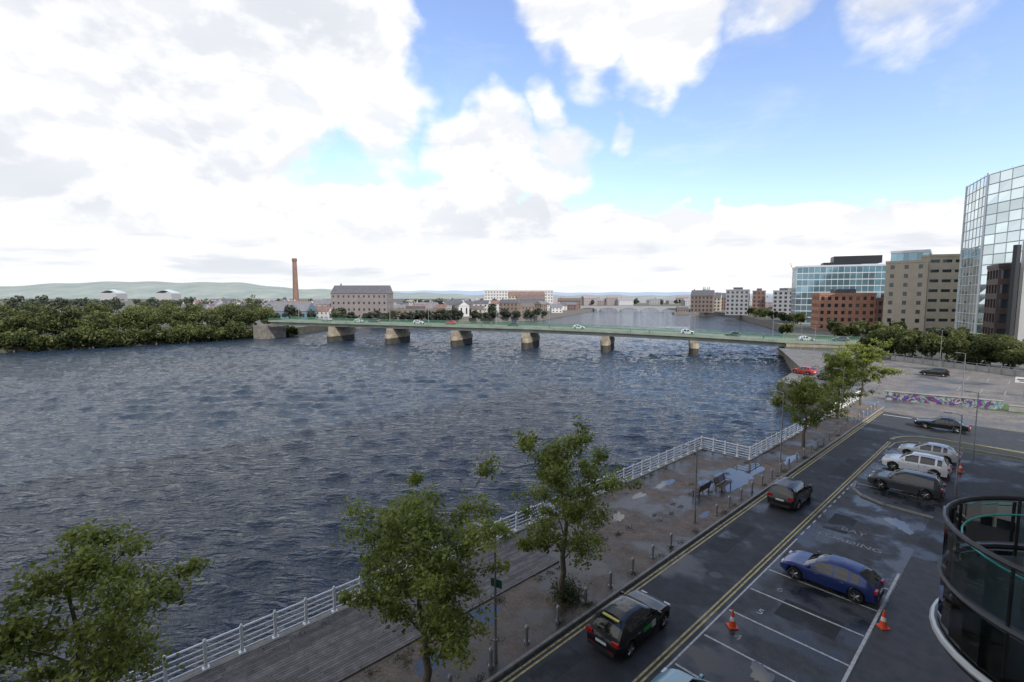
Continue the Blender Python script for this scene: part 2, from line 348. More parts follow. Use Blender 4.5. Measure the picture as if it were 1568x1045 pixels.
def lamp(x,s,hh,arms=1,z0=.12,world=None,rot=0,sign=False):
    mb=MB(); mb.tube([(0,0,0),(0,0,.9),(0,0,.9),(0,0,hh)],[.09,.085,.055,.035],steel,10)
    for k in range(arms):
        sg=-1 if k==0 else 1
        mb.tube([(0,0,hh-.1),(sg*.25,0,hh),(sg*.6,0,hh+.03)],[.025,.022,.02],steel,6)
        mb.box((sg*.75,0,hh+.02),(.5,.2,.07),steel); mb.box((sg*.75,0,hh-.022),(.4,.15,.02),lampglass)
    if sign:
        mb.box((.0,.08,3.2),(.5,.03,.34),mat('green_sign',(.02,.16,.09),.4)); mb.box((0,.1,3.2),(.4,.012,.08),railw)
    X0,Y0=world or rd(x,s); mb.obj('street_lamp',loc=(X0,Y0,z0),rot=R+rot,smooth=40)
lamp(-13.75,11.8,5.4,1,sign=True,rot=math.pi*.1); lamp(-14.1,28.9,4.9,1); lamp(-13.85,43.2,6.6,1); lamp(-14,62,6.6,1); lamp(-3.3,47,6,1)
lamp(-3.2,59,6,1)
orange=mat('cone_orange',(.75,.09,.03),.5); refl=mat('cone_reflective',(.75,.75,.72),.4)
mb=MB(); mb.box((0,0,.02),(.4,.4,.04),orange); mb.tube([(0,0,.04),(0,0,.3)],[.15,.11],orange,14,cap=False); mb.tube([(0,0,.3),(0,0,.48)],[.11,.08],refl,14,cap=False); mb.tube([(0,0,.48),(0,0,.78)],[.08,.03],orange,14)
X0,Y0=rd(-8.3,20.9); c=mb.obj('traffic_cone',loc=(X0,Y0,.012),smooth=40)
for x,s in((-3.75,25.6),(-3.6,54)): X0,Y0=rd(x,s); inst(c,'traffic_cone',(X0,Y0,.1))
mb=MB(); bw=mat('bench_timber',(.09,.05,.035),.6,var=.3,vscale=4)
for i in range(4): mb.box((-.2+.13*i,0,.46),(.1,1.8,.04),bw)
for i in range(4): mb.box((.28+.03*i,0,.58+.12*i),(.035,1.8,.09),bw)
for y in(-.75,.75):
    mb.box((-.2,y,.22),(.05,.06,.44),darkst); mb.box((.24,y,.22),(.05,.06,.44),darkst); mb.box((.02,y,.42),(.5,.05,.035),darkst); mb.tube([(.26,y,.4),(.42,y,1.02)],.025,darkst,6); mb.tube([(-.22,y,.44),(-.22,y,.66),(.3,y,.68)],.02,darkst,6)
X0,Y0=rd(-15.9,33.4); bo=mb.obj('park_bench',loc=(X0,Y0,.12),rot=R)
X0,Y0=rd(-15.2,35.6); inst(bo,'park_bench',(X0,Y0,.12),R+math.pi)
# ------------------------------------------------------------------ trees
bark=mat('tree_bark',(.13,.11,.085),.9,var=.35,vscale=6,bump=.01,bscale=25)
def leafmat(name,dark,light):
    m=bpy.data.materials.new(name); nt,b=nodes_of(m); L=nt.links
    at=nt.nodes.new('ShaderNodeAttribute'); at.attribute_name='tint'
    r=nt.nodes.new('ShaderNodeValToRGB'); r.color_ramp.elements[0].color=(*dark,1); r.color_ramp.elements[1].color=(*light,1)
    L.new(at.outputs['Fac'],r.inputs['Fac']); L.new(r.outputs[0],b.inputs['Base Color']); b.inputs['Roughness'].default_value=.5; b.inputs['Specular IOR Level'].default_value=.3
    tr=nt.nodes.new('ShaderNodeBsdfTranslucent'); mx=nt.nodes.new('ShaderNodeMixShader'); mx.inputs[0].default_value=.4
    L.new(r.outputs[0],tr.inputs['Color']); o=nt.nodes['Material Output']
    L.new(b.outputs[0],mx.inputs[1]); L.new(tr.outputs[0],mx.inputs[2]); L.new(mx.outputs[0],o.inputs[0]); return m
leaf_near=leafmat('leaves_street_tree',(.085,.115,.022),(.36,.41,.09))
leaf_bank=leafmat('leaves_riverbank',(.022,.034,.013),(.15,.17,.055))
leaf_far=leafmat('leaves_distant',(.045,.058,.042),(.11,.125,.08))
def leaf_quads(C,size,aspect=.5,flat=.5):
    n=len(C); nrm=rng.normal(size=(n,3)); nrm[:,2]+=flat*2; nrm/=np.linalg.norm(nrm,axis=1)[:,None]
    a=np.cross(nrm,rng.normal(size=(n,3))); a/=np.linalg.norm(a,axis=1)[:,None]; b=np.cross(nrm,a)
    s=size[:,None]; v=np.empty((n,4,3)); v[:,0]=C-a*s; v[:,1]=C-b*s*aspect; v[:,2]=C+a*s; v[:,3]=C+b*s*aspect
    return v.reshape(-1,3)
def tree(name,x,s,H,cr,seed,nl=13000,lsz=.085,base=.28,lean=0,z0=.12):
    r=random.Random(seed); mb=MB(); tips=[]
    tr=[Vector((0,0,0))]; k=9
    for i in range(1,k+1): tr.append(Vector((lean*i/k+r.gauss(0,.06)*i**.5,r.gauss(0,.06)*i**.5,H*.88*i/k)))
    mb.tube(tr,[.15*(1-i/(k+.6))+.015 for i in range(k+1)],bark,9)
    nb=16
    for i in range(nb):
        f=base+(.93-base)*(i+r.random()*.6)/nb; idx=f*k; j=min(int(idx),k-1); p=tr[j].lerp(tr[j+1],idx-j)
        az=i*2.4+r.random()*.8; env=math.sin(math.pi*min(1,max(.08,(f-base+.18)/(1.15-base))))**.6
        ln=cr*env*r.uniform(.6,1.3); el=math.radians(r.uniform(15,52)+24*f)
        pts=[p]; dv=Vector((math.cos(az)*math.cos(el),math.sin(az)*math.cos(el),math.sin(el)))
        for q in range(5): dv=(dv+Vector((r.gauss(0,.12),r.gauss(0,.12),r.gauss(-.02,.08)))).normalized(); pts.append(pts[-1]+dv*ln*1.15/5)
        r0=.055*(1-f*.6); mb.tube(pts,[r0*(1-q/5.6) for q in range(6)],bark,5)
        for q in range(2,6):
            tips.append((pts[q],.8+.2*q/5))
            for z in range(2):
                d2=Vector((r.gauss(0,1),r.gauss(0,1),r.gauss(.35,.6))).normalized(); l2=cr*r.uniform(.18,.42); e=pts[q]+d2*l2
                mb.tube([pts[q],pts[q]+d2*l2*.5+Vector((0,0,.04)),e],[.018,.012,.006],bark,4); tips.append((e,1)); tips.append((pts[q].lerp(e,.6),.8))
    tips.append((tr[-1],1)); tips.append((tr[-1]+Vector((0,0,.35)),1)); tips.append((tr[-1]+Vector((.1,.05,.7)),1))
    T=np.array([list(t[0]) for t in tips]); keep=rng.random(len(T))>.2; T=T[keep]
    wts=rng.gamma(1.6,1,len(T)); wts/=wts.sum(); cl=rng.choice(len(T),nl,p=wts)
    sig=.13+.11*rng.random(len(T)); C=T[cl]+rng.normal(size=(nl,3))*sig[cl][:,None]*np.array([1.1,1.1,.8])
    ctint=rng.random(len(T))*.5
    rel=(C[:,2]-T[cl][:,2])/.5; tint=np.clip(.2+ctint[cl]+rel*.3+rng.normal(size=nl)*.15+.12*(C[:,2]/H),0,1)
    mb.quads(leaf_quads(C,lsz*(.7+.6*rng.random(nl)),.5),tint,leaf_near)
    X0,Y0=rd(x,s); return mb.obj(name,loc=(X0,Y0,z0))
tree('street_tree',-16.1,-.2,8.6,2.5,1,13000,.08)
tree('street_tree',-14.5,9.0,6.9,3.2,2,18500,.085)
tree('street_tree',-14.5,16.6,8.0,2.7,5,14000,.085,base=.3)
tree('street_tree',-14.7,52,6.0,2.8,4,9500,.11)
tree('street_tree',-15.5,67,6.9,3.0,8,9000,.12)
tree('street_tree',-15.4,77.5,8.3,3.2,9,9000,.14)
tree('street_tree',-20,86,6,2.4,10,6000,.14,z0=0)
mb=MB(); C=rng.normal(size=(1600,3))*np.array([.35,.45,.2])+np.array([0,0,.3]); C[:,2]=np.abs(C[:,2]); mb.quads(leaf_quads(C,.05+.05*rng.random(1600),.35),rng.random(1600)*.6,leaf_bank)
X0,Y0=rd(-14.5,17.0); mb.obj('shrub',loc=(X0,Y0,.12))
C=np.concatenate([rng.normal(size=(60,3))*np.array([.12,.16,.05])+np.array([rng.choice([-13.45,-16.5,-20.5,rng.uniform(-18,-14)]),rng.uniform(4,60),.15]) for _ in range(90)]); C[:,2]=np.maximum(C[:,2],.13)
mb=MB(); mb.quads(leaf_quads(C,.03+.03*rng.random(len(C)),.35),rng.random(len(C))*.6,leaf_bank); mb.obj('weeds',rot=R)
C=np.stack([rng.uniform(-20,-13.4,1500),rng.uniform(3,60,1500),np.full(1500,.128)],1); C2=np.stack([-13.05+np.abs(rng.normal(size=700))*.18,rng.uniform(3,60,700),np.full(700,.02)],1); C=np.concatenate([C,C2])
mb=MB(); mb.quads(leaf_quads(C,.03+.03*rng.random(len(C)),.5,4),rng.random(len(C)),mat('fallen_leaf',(.16,.12,.045),.8,tint=.5)); mb.obj('fallen_leaves',rot=R)
def mass(name,specs,per,lsz,m,trunks=True):
    mb=MB()
    for (x,y,z,h,r) in specs:
        if trunks: mb.tube([(x,y,z),(x+.2,y,z+h*.5)],[.25,.12],bark,5)
        nc=rng.integers(9,15); cc=rng.normal(size=(nc,3)); cc/=np.linalg.norm(cc,axis=1)[:,None]; cc*=rng.uniform(.3,.85,nc)[:,None]
        cc=cc*np.array([r,r,h*.42])+np.array([x,y,z+h*.55]); cr=rng.uniform(.3,.5,nc)*r; ct=rng.random(nc)*.4; tt=rng.random()*.6-.25
        k=rng.integers(0,nc,per); dv=rng.normal(size=(per,3)); dv/=np.linalg.norm(dv,axis=1)[:,None]
        rad=rng.uniform(.6,1.08,per)**.5; C=cc[k]+dv*(cr[k]*rad)[:,None]*np.array([1,1,.9]); C[:,2]=np.maximum(C[:,2],z+.1)
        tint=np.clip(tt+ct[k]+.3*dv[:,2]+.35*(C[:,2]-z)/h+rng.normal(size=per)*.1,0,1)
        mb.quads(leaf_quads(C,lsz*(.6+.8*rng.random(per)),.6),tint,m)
    return mb.obj(name)
def along(P,n,jit,back,h,r,z=-.5):
    P=[Vector(p) for p in P]; ls=[(P[i+1]-P[i]).length for i in range(len(P)-1)]; T=sum(ls); out=[]
    for i in range(n):
        d=T*(i+random.random())/n; j=0
        while d>ls[j] and j<len(ls)-1: d-=ls[j]; j+=1
        p=P[j].lerp(P[j+1],min(1,d/ls[j])); u=(P[j+1]-P[j]).normalized(); nn=Vector((u.y,-u.x)); bk=random.uniform(*back)
        hh=random.uniform(*h); out.append((p.x+nn.x*bk+random.gauss(0,jit),p.y+nn.y*bk+random.gauss(0,jit),z,hh,hh*random.uniform(*r)))
    return out
bank=[(-103,226),(-112,217),(-141,178),(-168,157),(-240,118),(-310,84)]
sp=along(bank,125,.6,(-2.2,.8),(4,8),(.5,.75),-3.5)+along(bank,66,2,(2,12),(7,13),(.36,.5),-1)+along(bank,52,4,(10,30),(8,14.5),(.34,.46),-.5)+along(bank,42,6,(28,70),(8,16.5),(.32,.45),0)
mass('riverbank_trees',sp,1200,.42,leaf_bank)
sp=[]
for i in range(230):
    F=random.uniform(280,900); px=random.uniform(-.95,.1); h=random.uniform(6,11)*(1+F/2500); X0=px*F-30
    if X0>-118+(F-270)*.98-10 and F<640: continue
    sp.append((X0,F,0,h,h*.45))
sp+=along([(-40,330),(-102,272)],22,2,(-8,-2),(5,8),(.45,.55),-.5)+along([(24,384),(-40,330)],16,2,(-7,-2),(4,7),(.45,.55),-.5)
for i in range(90):
    F=random.uniform(420,1400); px=random.uniform(.05,.75); X0=px*F
    if 20<X0<275 and F<870: continue
    h=random.uniform(7,12); sp.append((X0,F,0,h,h*.45))
for i in range(26): sp.append((-390+random.gauss(0,60)*1.6,330+random.random()*120,0,random.uniform(12,17),6))
mass('distant_trees',sp,330,1.1,leaf_far,False)
sp=[]
for i in range(12): t_=i/11; sp.append((89+t_*13+random.gauss(0,.8),121-t_*52,0,random.uniform(6.5,8.3),3.3))
for i in range(10): t_=i/9; sp.append((96+t_*16+random.gauss(0,.8),124-t_*50,0,random.uniform(7,8.8),3.3))
mass('carpark_trees',sp,2600,.26,leaf_bank)
sp=[(118+random.gauss(0,7),172+random.gauss(0,7),0,random.uniform(5,8),3) for i in range(9)]+[(150+i*3.4+random.gauss(0,1),250+i*12,0,random.uniform(5,8),3) for i in range(12)]
mass('quayside_trees',sp,900,.45,leaf_bank)
# ------------------------------------------------------------------ cars
glassc=mat('car_glass',(.012,.014,.016),.04,spec=.8); tyre=mat('tyre_rubber',(.015,.015,.015),.85); rim=mat('alloy_rim',(.35,.35,.36),.3,metal=.8)
trim=mat('black_trim',(.02,.02,.021),.6); redl=mat('tail_light',(.4,.01,.01),.15); wl=mat('head_light',(.7,.72,.75),.1); plate=mat('number_plate',(.7,.7,.68),.4)
def paint(name,c):
    if name in MATS: return MATS[name]
    m=mat(name,c,.3,metal=.15); m.node_tree.nodes['Principled BSDF'].inputs['Coat Weight'].default_value=.5; m.node_tree.nodes['Principled BSDF'].inputs['Coat Roughness'].default_value=.04; return m
def car_mesh(kind,pm,taxi=False):
    if kind=='suv': Lh,hw0,belt,top,cowl,wt,rt,re=2.2,.92,1.03,1.64,.98,.18,-1.72,-2.05
    elif kind=='sedan': Lh,hw0,belt,top,cowl,wt,rt,re=2.3,.9,.9,1.43,.85,.0,-1.0,-1.72
    else: Lh,hw0,belt,top,cowl,wt,rt,re=2.12,.88,.93,1.47,.95,.02,-1.35,-1.95
    wy=[1.33,-1.3]; wr=.34 if kind=='suv' else .32; ar=wr+.06
    hood=belt+.02
    tz=lambda y: float(np.interp(y,[-Lh,-Lh+.08,re,(re+rt)/2,rt,(wt+rt)/2,wt,(wt+cowl)/2,cowl,(cowl+Lh)/2,Lh-.35,Lh-.08,Lh],[belt-.28,belt-.08,belt+(.03 if kind!='sedan' else .05),belt+(top-belt)*.6,top-.07,top+.01,top-.03,belt+(top-belt)*.60,hood,hood-.05,hood-.14,hood-.26,hood-.4]))
    bz=lambda y: float(min(np.interp(y,[-Lh,re,cowl,Lh],[belt,belt+.04,belt-.05,belt-.1]),tz(y)-.06))
    hw=lambda y: hw0*float(np.interp(y,[-Lh,-Lh+.1,-Lh+.5,-.5,1.2,Lh-.35,Lh-.1,Lh],[.80,.92,.985,1,1,.95,.84,.66]))
    def zb(y):
        z=.25 if abs(y)<Lh-.12 else .33
        for q in wy:
            if abs(y-q)<ar: z=max(z,wr+math.sqrt(max(0,ar*ar-(y-q)**2)))
        return z
    pil=[(-.28,-.38),(rt+.42,rt+.28)]
    ys=set([Lh,Lh-.05,Lh-.1,Lh-.35,cowl,wt,rt,re,-Lh,-Lh+.05,-Lh+.1,.5,-.6,-.05,(wt+cowl)/2]+[v for p in pil for v in p]+[(rt+re)/2])
    for q in wy:
        for dd in(-ar-.01,-ar+.01,-ar*.85,-ar*.5,0,ar*.5,ar*.85,ar-.01,ar+.01): ys.add(q+dd)
    ys=sorted(ys,reverse=True); ys2=[ys[0]]
    for y in ys[1:]:
        if ys2[-1]-y>.008: ys2.append(y)
    ys=ys2; mb=MB(); rings=[]
    for y in ys:
        h_=hw(y); z0=zb(y); be=bz(y); tp=tz(y); hb=h_*.965; ht=hb-(tp-be)*.46
        pr=[(0,z0),(h_*.78,z0),(h_*.985,z0+.04),(h_,max(.6,z0+.05)),(h_*1.0,max(.72,z0+.07) if be>.8 else (be+.6)/2),(hb,be),(ht,be+(tp-be)*.86),(ht-.12,tp-.01),(ht*.5,tp+.015),(0,tp+.025)]
        ring=[(x,y,z) for x,z in pr]+[(-x,y,z) for x,z in reversed(pr[1:-1])]; b=len(mb.v); rings.append(b); mb.v.extend(ring)
    n=18
    for i in range(len(ys)-1):
        y0,y1=ys[i],ys[i+1]; mid=(y0+y1)/2
        for j in range(n):
            j2=(j+1)%n; jj=j if j<9 else 17-j
            m=pm
            if jj in(0,1): m=trim
            if jj==2 and kind=='suv' and zb(mid)>.3: m=trim
            if jj==5 and (wt+cowl)/2>mid>rt and not any(p[0]>mid>p[1] for p in pil): m=glassc
            if jj in(7,8) and (cowl>mid>wt or (rt>mid>re)): m=glassc
            if taxi and jj in(7,8) and wt-.3>mid>rt+.5: m=glassc
            mb.f.append((rings[i]+j,rings[i+1]+j,rings[i+1]+j2,rings[i]+j2)); mb.m.append(mb.mi(m)); mb.t.append(.5)
    mb.f.append(tuple(rings[0]+j for j in range(n))); mb.m.append(mb.mi(trim)); mb.t.append(.5)
    mb.f.append(tuple(rings[-1]+j for j in reversed(range(n)))); mb.m.append(mb.mi(pm)); mb.t.append(.5)
    for q in wy:
        for sg in(-1,1):
            xo=sg*(hw0-.02); xi=sg*(hw0-.24)
            mb.tube([(xi,q,wr),(xo-sg*.03,q,wr),(xo,q,wr)],[wr,wr,wr*.93],tyre,20)
            mb.tube([(xo-sg*.02,q,wr),(xo+sg*.006,q,wr)],[wr*.68,wr*.66],trim,16)
            for a in range(5):
                th=a*2*math.pi/5; mb.tube([(xo+sg*.012,q,wr),(xo+sg*.012,q+math.cos(th)*wr*.62,wr+math.sin(th)*wr*.62)],[.05,.035],rim,5)
            mb.tube([(sg*.2,q,wr),(xi,q,wr)],.05,trim,6)
    for sg in(-1,1):
        mb.box((sg*(hw0+.07),cowl-.22,belt+.08),(.17,.12,.13),pm,top=.8)
        mb.box((sg*hw0*.72,-Lh+.07,belt-.12),(.34,.13,.15),redl,top=.9); mb.box((sg*hw0*.66,Lh-.17,hood-.27),(.34,.16,.10),wl,top=.85)
        mb.box((sg*hw0*.55,-Lh-.0,.42),(.3,.05,.06),redl)
        mb.box((sg*hw0*.55,Lh-.04,.38),(.2,.06,.08),trim)
        if kind=='suv': mb.tube([(sg*.60,wt-.1,top+.02),(sg*.60,wt-.3,top+.05),(sg*.60,rt+.3,top+.05),(sg*.60,rt+.1,top+.0)],.018,rim,6)
        mb.box((sg*(hw0+.0),.35,belt-.16),(.03,.16,.025),rim); mb.box((sg*(hw0+.0),-.72,belt-.16),(.03,.16,.025),rim)
        for y in(.95,-.33): mb.box((sg*(hw0+.0015),y,belt-.27),(.006,.012,.36),trim)
    mb.box((0,-Lh-.015,belt-.3),(.52,.02,.11),plate); mb.box((0,Lh+.005,.45),(.52,.02,.11),plate)
    mb.box((0,-Lh+.0,.36),(1.3,.07,.16),trim); mb.box((0,Lh-.03,.62),(.9,.05,.14),trim)
    if taxi:
        gl=mat('taxi_livery',(.03,.35,.06),.4)
        for sg in(-1,1): mb.box((sg*(hw0+.003),0.0,.72),(.006,.75,.2),gl); mb.box((sg*(hw0+.0045),.38,.7),(.006,.3,.3),mat('taxi_decal',(.6,.62,.6),.4))
        mb.box((0,rt-.12,top-.10),(.8,.10,.05),mat('taxi_sign',(.7,.6,.1),.4))
    return mb
CM={}
def car(name,kind,pn,col,x,s,head,taxi=False,world=None,z=.012):
    key=(kind,pn,taxi); X0,Y0=world or rd(x,s); rot=R+head if world is None else head
    if key not in CM: CM[key]=car_mesh(kind,paint(pn,col),taxi).obj(name,loc=(X0,Y0,z),rot=rot,smooth=38)
    else: inst(CM[key],name,(X0,Y0,z),rot)
BLK=('paint_black',(.008,.008,.01)); BLU=('paint_blue',(.012,.03,.15)); WHT=('paint_white',(.75,.76,.77)); GRY=('paint_grey',(.04,.045,.05)); SIL=('paint_silver',(.45,.47,.49)); RED=('paint_red',(.45,.02,.02)); DB=('paint_darkblue',(.02,.03,.06))
hp=math.pi/2
car('taxi_car','hatch',*BLK,-11.15,17.3,0,True)
car('car','suv',*BLK,-11.2,37.4,0)
car('parked_car','hatch',*BLU,-6.35,27.7,hp)
car('parked_car','suv',*GRY,-6.0,45.6,hp)
car('parked_car','suv',*WHT,-6.2,51.4,hp)
car('parked_car','hatch',*SIL,-6.0,56.6,hp)
car('car','sedan',*BLK,-6.5,70.3,hp)
car('parked_car','hatch','paint_cyan',(.2,.35,.42),-6.6,15.0,hp)
car('parked_car','hatch',*RED,-29.5,102.5,hp*.8,z=.02)
car('parked_car','hatch',*WHT,-25.0,108,hp*.8,z=.02); car('parked_car','suv',*GRY,-24,98,hp*.8,z=.02)
car('parked_car','hatch',*BLK,-12.5,118,hp,z=.02)
# ------------------------------------------------------------------ carpark beyond
mb=MB(); mb.face([(-16,80.3,.0075),(-13,76.2,.0075),(-9,75.2,.0075),(60,75.2,.0075),(60,150,.0075),(-50,150,.0075),(-33,112,.0075),(-30,90.2,.0075),(-17,84.2,.0075)],carpark); mb.obj('carpark_ground',rot=R)
gr=bpy.data.materials.new('graffiti_paint'); nt3,b=nodes_of(gr); tcg=nt3.nodes.new('ShaderNodeTexCoord')
n=nt3.nodes.new('ShaderNodeTexNoise'); n.inputs['Scale'].default_value=.9; n.inputs['Detail'].default_value=3; n.inputs['Distortion'].default_value=2.2
rr=nt3.nodes.new('ShaderNodeValToRGB'); cols=[(.30,(.45,.45,.43)),(.40,(.02,.2,.2)),(.46,(.4,.4,.37)),(.5,(.05,.04,.06)),(.54,(.22,.03,.2)),(.6,(.03,.06,.3)),(.68,(.35,.12,.2))]
cr_=rr.color_ramp; cr_.interpolation='CONSTANT'
cr_.elements[0].position=cols[0][0]; cr_.elements[0].color=(*cols[0][1],1); cr_.elements[1].position=cols[1][0]; cr_.elements[1].color=(*cols[1][1],1)
for p,c in cols[2:]: e=cr_.elements.new(p); e.color=(*c,1)
nt3.links.new(tcg.outputs['Object'],n.inputs['Vector']); nt3.links.new(n.outputs['Fac'],rr.inputs['Fac']); nt3.links.new(rr.outputs[0],b.inputs['Base Color']); b.inputs['Roughness'].default_value=.7
conc=mat('concrete',(.32,.31,.29),.85,var=.2,vscale=.6)
def seg_wall(name,P,Q,h,th,m,cap=True):
    mb=MB(); P=Vector(P);Q=Vector(Q);c=(P+Q)/2;dd=Q-P; a=math.atan2(dd.y,dd.x); L_=dd.length; n=max(1,int(L_/4))
    for i in range(n): 
        q=P+dd*(i+.5)/n; mb.box((q.x,q.y,h/2),(L_/n-.03,th,h),m,rot=a)
    if cap: mb.box((c.x,c.y,h+.05),(L_,th+.1,.1),conc,rot=a)
    mb.obj(name)
seg_wall('graffiti_wall',(53.2,68.4),(63.2,61.6),1.15,.3,gr)
seg_wall('boundary_wall',(63.5,61.2),(74,54),.7,.3,conc)
seg_wall('boundary_wall',(88,112),(99,62),1.0,.25,conc)
mb=MB()
for i in range(26):
    t_=i/25; x,y=87.6+11*t_,113-50*t_; mb.box((x,y,.8),(.08,.08,1.6),steel)
    if i<25: mb.tube([(x,y,1.5),(x+.44,y-2,1.5)],.03,steel,4); mb.tube([(x,y,1.1),(x+.44,y-2,1.1)],.025,steel,4)
mb.obj('carpark_fence')
mb=MB(); mb.face([(61,62,.03),(64,67,.03),(100,45,.03),(96,36,.03)],mat('grass',(.06,.11,.025),.95,var=.4,vscale=2)); mb.obj('grass')
mb=MB()
for r_ in range(3):
    for i in range(10): mb.face([(-8+i*2.6,88+r_*14,.0125),(-7.9+i*2.6,88+r_*14,.0125),(-7.9+i*2.6,93+r_*14,.0125),(-8+i*2.6,93+r_*14,.0125)],fadep)
mb.obj('bay_markings',rot=R)
mb=MB(); mb.tube([(0,0,0),(0,0,3.4)],.05,steel,8); mb.box((0,-.06,3),(2.0,.04,.8),mat('sign_white',(.7,.7,.68),.5)); mb.box((0,-.09,3.05),(1.6,.02,.12),darkst); mb.box((0,-.09,2.85),(1.2,.02,.1),darkst)
mb.obj('road_sign',loc=(71.5,67,0),rot=-.6)
lamp(0,0,8,2,z0=0,world=(86,97)); lamp(0,0,8,2,z0=0,world=(70,112)); lamp(0,0,7,1,z0=0,world=(61,65)); lamp(0,0,7,1,z0=0,world=(74,124))
# ------------------------------------------------------------------ main bridge
bgreen=mat('bridge_green_paint',(.075,.185,.115),.55,var=.15,vscale=.5); bconc=mat('bridge_concrete',(.27,.29,.24),.85,var=.25,vscale=.3); bstone=mat('pier_stone',(.29,.25,.185),.9,var=.35,vscale=.5,bump=.03,bscale=1.5); bdark=mat('pier_waterline',(.05,.045,.035),.8,var=.3,vscale=.5)
B0=Vector((-104,208)); B1=Vector((81,143)); bd=(B1-B0); BL=bd.length; bu=bd/BL; bn=Vector((-bu.y,bu.x)); ba=math.atan2(bu.y,bu.x)
def zr(t): 
    xs=[0,.16,.31,.45,.6,.73,.87,1,1.3]; zs=[5.7,5.5,5.3,5.15,5.0,4.5,3.75,2.75,1.9]; return float(np.interp(t,xs,zs))
mb=MB(); NS=74; EX=1.16; BW=12
def bp3(t,o_,z): p=B0+bd*t+bn*o_; return (p.x,p.y,z)
fasc=mat('bridge_fascia',(.21,.25,.19),.75,var=.25,vscale=.3)
for i in range(int(NS*EX)):
    t0,t1=i/NS,(i+1)/NS; z0,z1=zr(t0)-1.15,zr(t1)-1.15
    def slab(o0,o1,a,b_,m):
        P=[bp3(t0,o0,z0+a),bp3(t1,o0,z1+a),bp3(t1,o1,z1+a),bp3(t0,o1,z0+a)]; Q=[bp3(t0,o0,z0+b_),bp3(t1,o0,z1+b_),bp3(t1,o1,z1+b_),bp3(t0,o1,z0+b_)]
        mb.face(P[::-1],m); mb.face(Q,m); mb.face([P[0],P[1],Q[1],Q[0]],m); mb.face([P[2],P[3],Q[3],Q[2]],m)
    slab(0,BW,-.45,0,bconc); slab(-.35,0,-.5,.12,fasc); slab(BW,BW+.35,-.5,.12,bconc)
    if t1<=1.0:
        for o_ in(.8,3.8,6.8,9.8): slab(o_,o_+.9,-1.75,-.45,bconc)
    for o_ in(-.2,BW+.2):
        for zz,th in((1.1,.09),(.72,.05),(.4,.05)):
            mb.tube([bp3(t0,o_,z0+zz),bp3(t1,o_,z1+zz)],th,bgreen,4,cap=False)
        for k in range(5):
            t_=t0+(t1-t0)*k/5; zz=z0+(z1-z0)*k/5; p=bp3(t_,o_,0); mb.box((p[0],p[1],zz+.6),(.07,.12,1.0),bgreen,rot=ba)
    slab(1.9,2.0,0,.13,kerbm); slab(BW-2,BW-1.9,0,.13,kerbm)
for t_ in [0.165,.305,.448,.588,.729,.87]:
    zt=zr(t_)-1.15-1.75; c=B0+bd*t_+bn*6
    mb.box((c.x,c.y,(zt+.3)/2+.0),(2.6,12.4,zt-.3),bstone,rot=ba); mb.box((c.x,c.y,-.5),(3.0,13.6,1.6),bstone,rot=ba)
    mb.box((c.x,c.y,-3.2),(2.7,13.2,3.8),bdark,rot=ba)
    for e in(-6.6,6.6): q=c+bn*e; mb.tube([(q.x,q.y,-5),(q.x,q.y,-1.3)],1.35,bdark,12); mb.tube([(q.x,q.y,-1.3),(q.x,q.y,.3)],1.5,bstone,12)
c=B0+bd*1.09+bn*6; mb.box((c.x,c.y,-2.0),(BL*.18,12.3,6.2),bstone,rot=ba); mb.box((c.x,c.y,1.0),(BL*.182,12.5,.25),conc,rot=ba)
c=B0+bd*-.03+bn*6; mb.box((c.x,c.y,-1.6),(6,12.3,8.0),quaywall,rot=ba)
for i in range(9):
    t_=.03+i*.12; p=bp3(t_,1 if i%2 else 11,0); zz=zr(t_)-1.15
    mb.tube([(p[0],p[1],zz),(p[0],p[1],zz+7)],[.1,.05],steel,6); mb.tube([(p[0],p[1],zz+7),(p[0]+.5,p[1]+1.3,zz+7.3)],.05,steel,5)
mb.obj('road_bridge')
for t_,o_,k,cc in((.22,4,'hatch',WHT),(.24,8,'suv',GRY),(.36,4,'suv',WHT),(.42,8,'hatch',RED),(.68,4,'hatch',WHT),(.86,4,'suv',WHT),(.93,8,'sedan',BLK),(1.03,4,'hatch',WHT),(1.08,8,'hatch',GRY),(.12,8,'suv',SIL),(.55,8,'hatch',DB)):
    p=bp3(t_,o_,0); car('car',k,*cc,0,0,ba+(hp if o_>6 else -hp),world=(p[0],p[1]),z=zr(t_)-1.14)
def person_mesh(stride=.16):
    J=[(0,0,.95),(0,0,1.15),(0,0,1.38),(0,.0,1.5),(0,.02,1.62),(0,.02,1.74),(.18,0,1.4),(.24,-.06,1.14),(.23,.08,.9),(-.18,0,1.4),(-.24,.05,1.14),(-.23,.16,.92),(.09,0,.9),(.1,stride,.5),(.1,stride*1.1,.08),(.1,stride*1.1+.16,.04),(-.09,0,.9),(-.1,-.02,.5),(-.1,-stride*1.5,.1),(-.1,-stride*1.5+.15,.04)]
    E=[(0,1),(1,2),(2,3),(3,4),(4,5),(2,6),(6,7),(7,8),(2,9),(9,10),(10,11),(0,12),(12,13),(13,14),(14,15),(0,16),(16,17),(17,18),(18,19)]
    Rr=[.14,.14,.16,.06,.1,.085,.07,.05,.035,.07,.05,.035,.1,.065,.045,.04,.1,.065,.045,.04]
    me=bpy.data.meshes.new('p'); me.from_pydata(J,E,[]); o=bpy.data.objects.new('p',me); scene.collection.objects.link(o)
    m=o.modifiers.new('s','SKIN'); o.modifiers.new('b','SUBSURF').levels=1
    for i,v in enumerate(me.skin_vertices[0].data): v.radius=(Rr[i],Rr[i]); v.use_root=(i==0)
    bpy.context.view_layer.update(); ev=o.evaluated_get(bpy.context.evaluated_depsgraph_get()); r=bpy.data.meshes.new_from_object(ev); bpy.data.objects.remove(o)
    return r
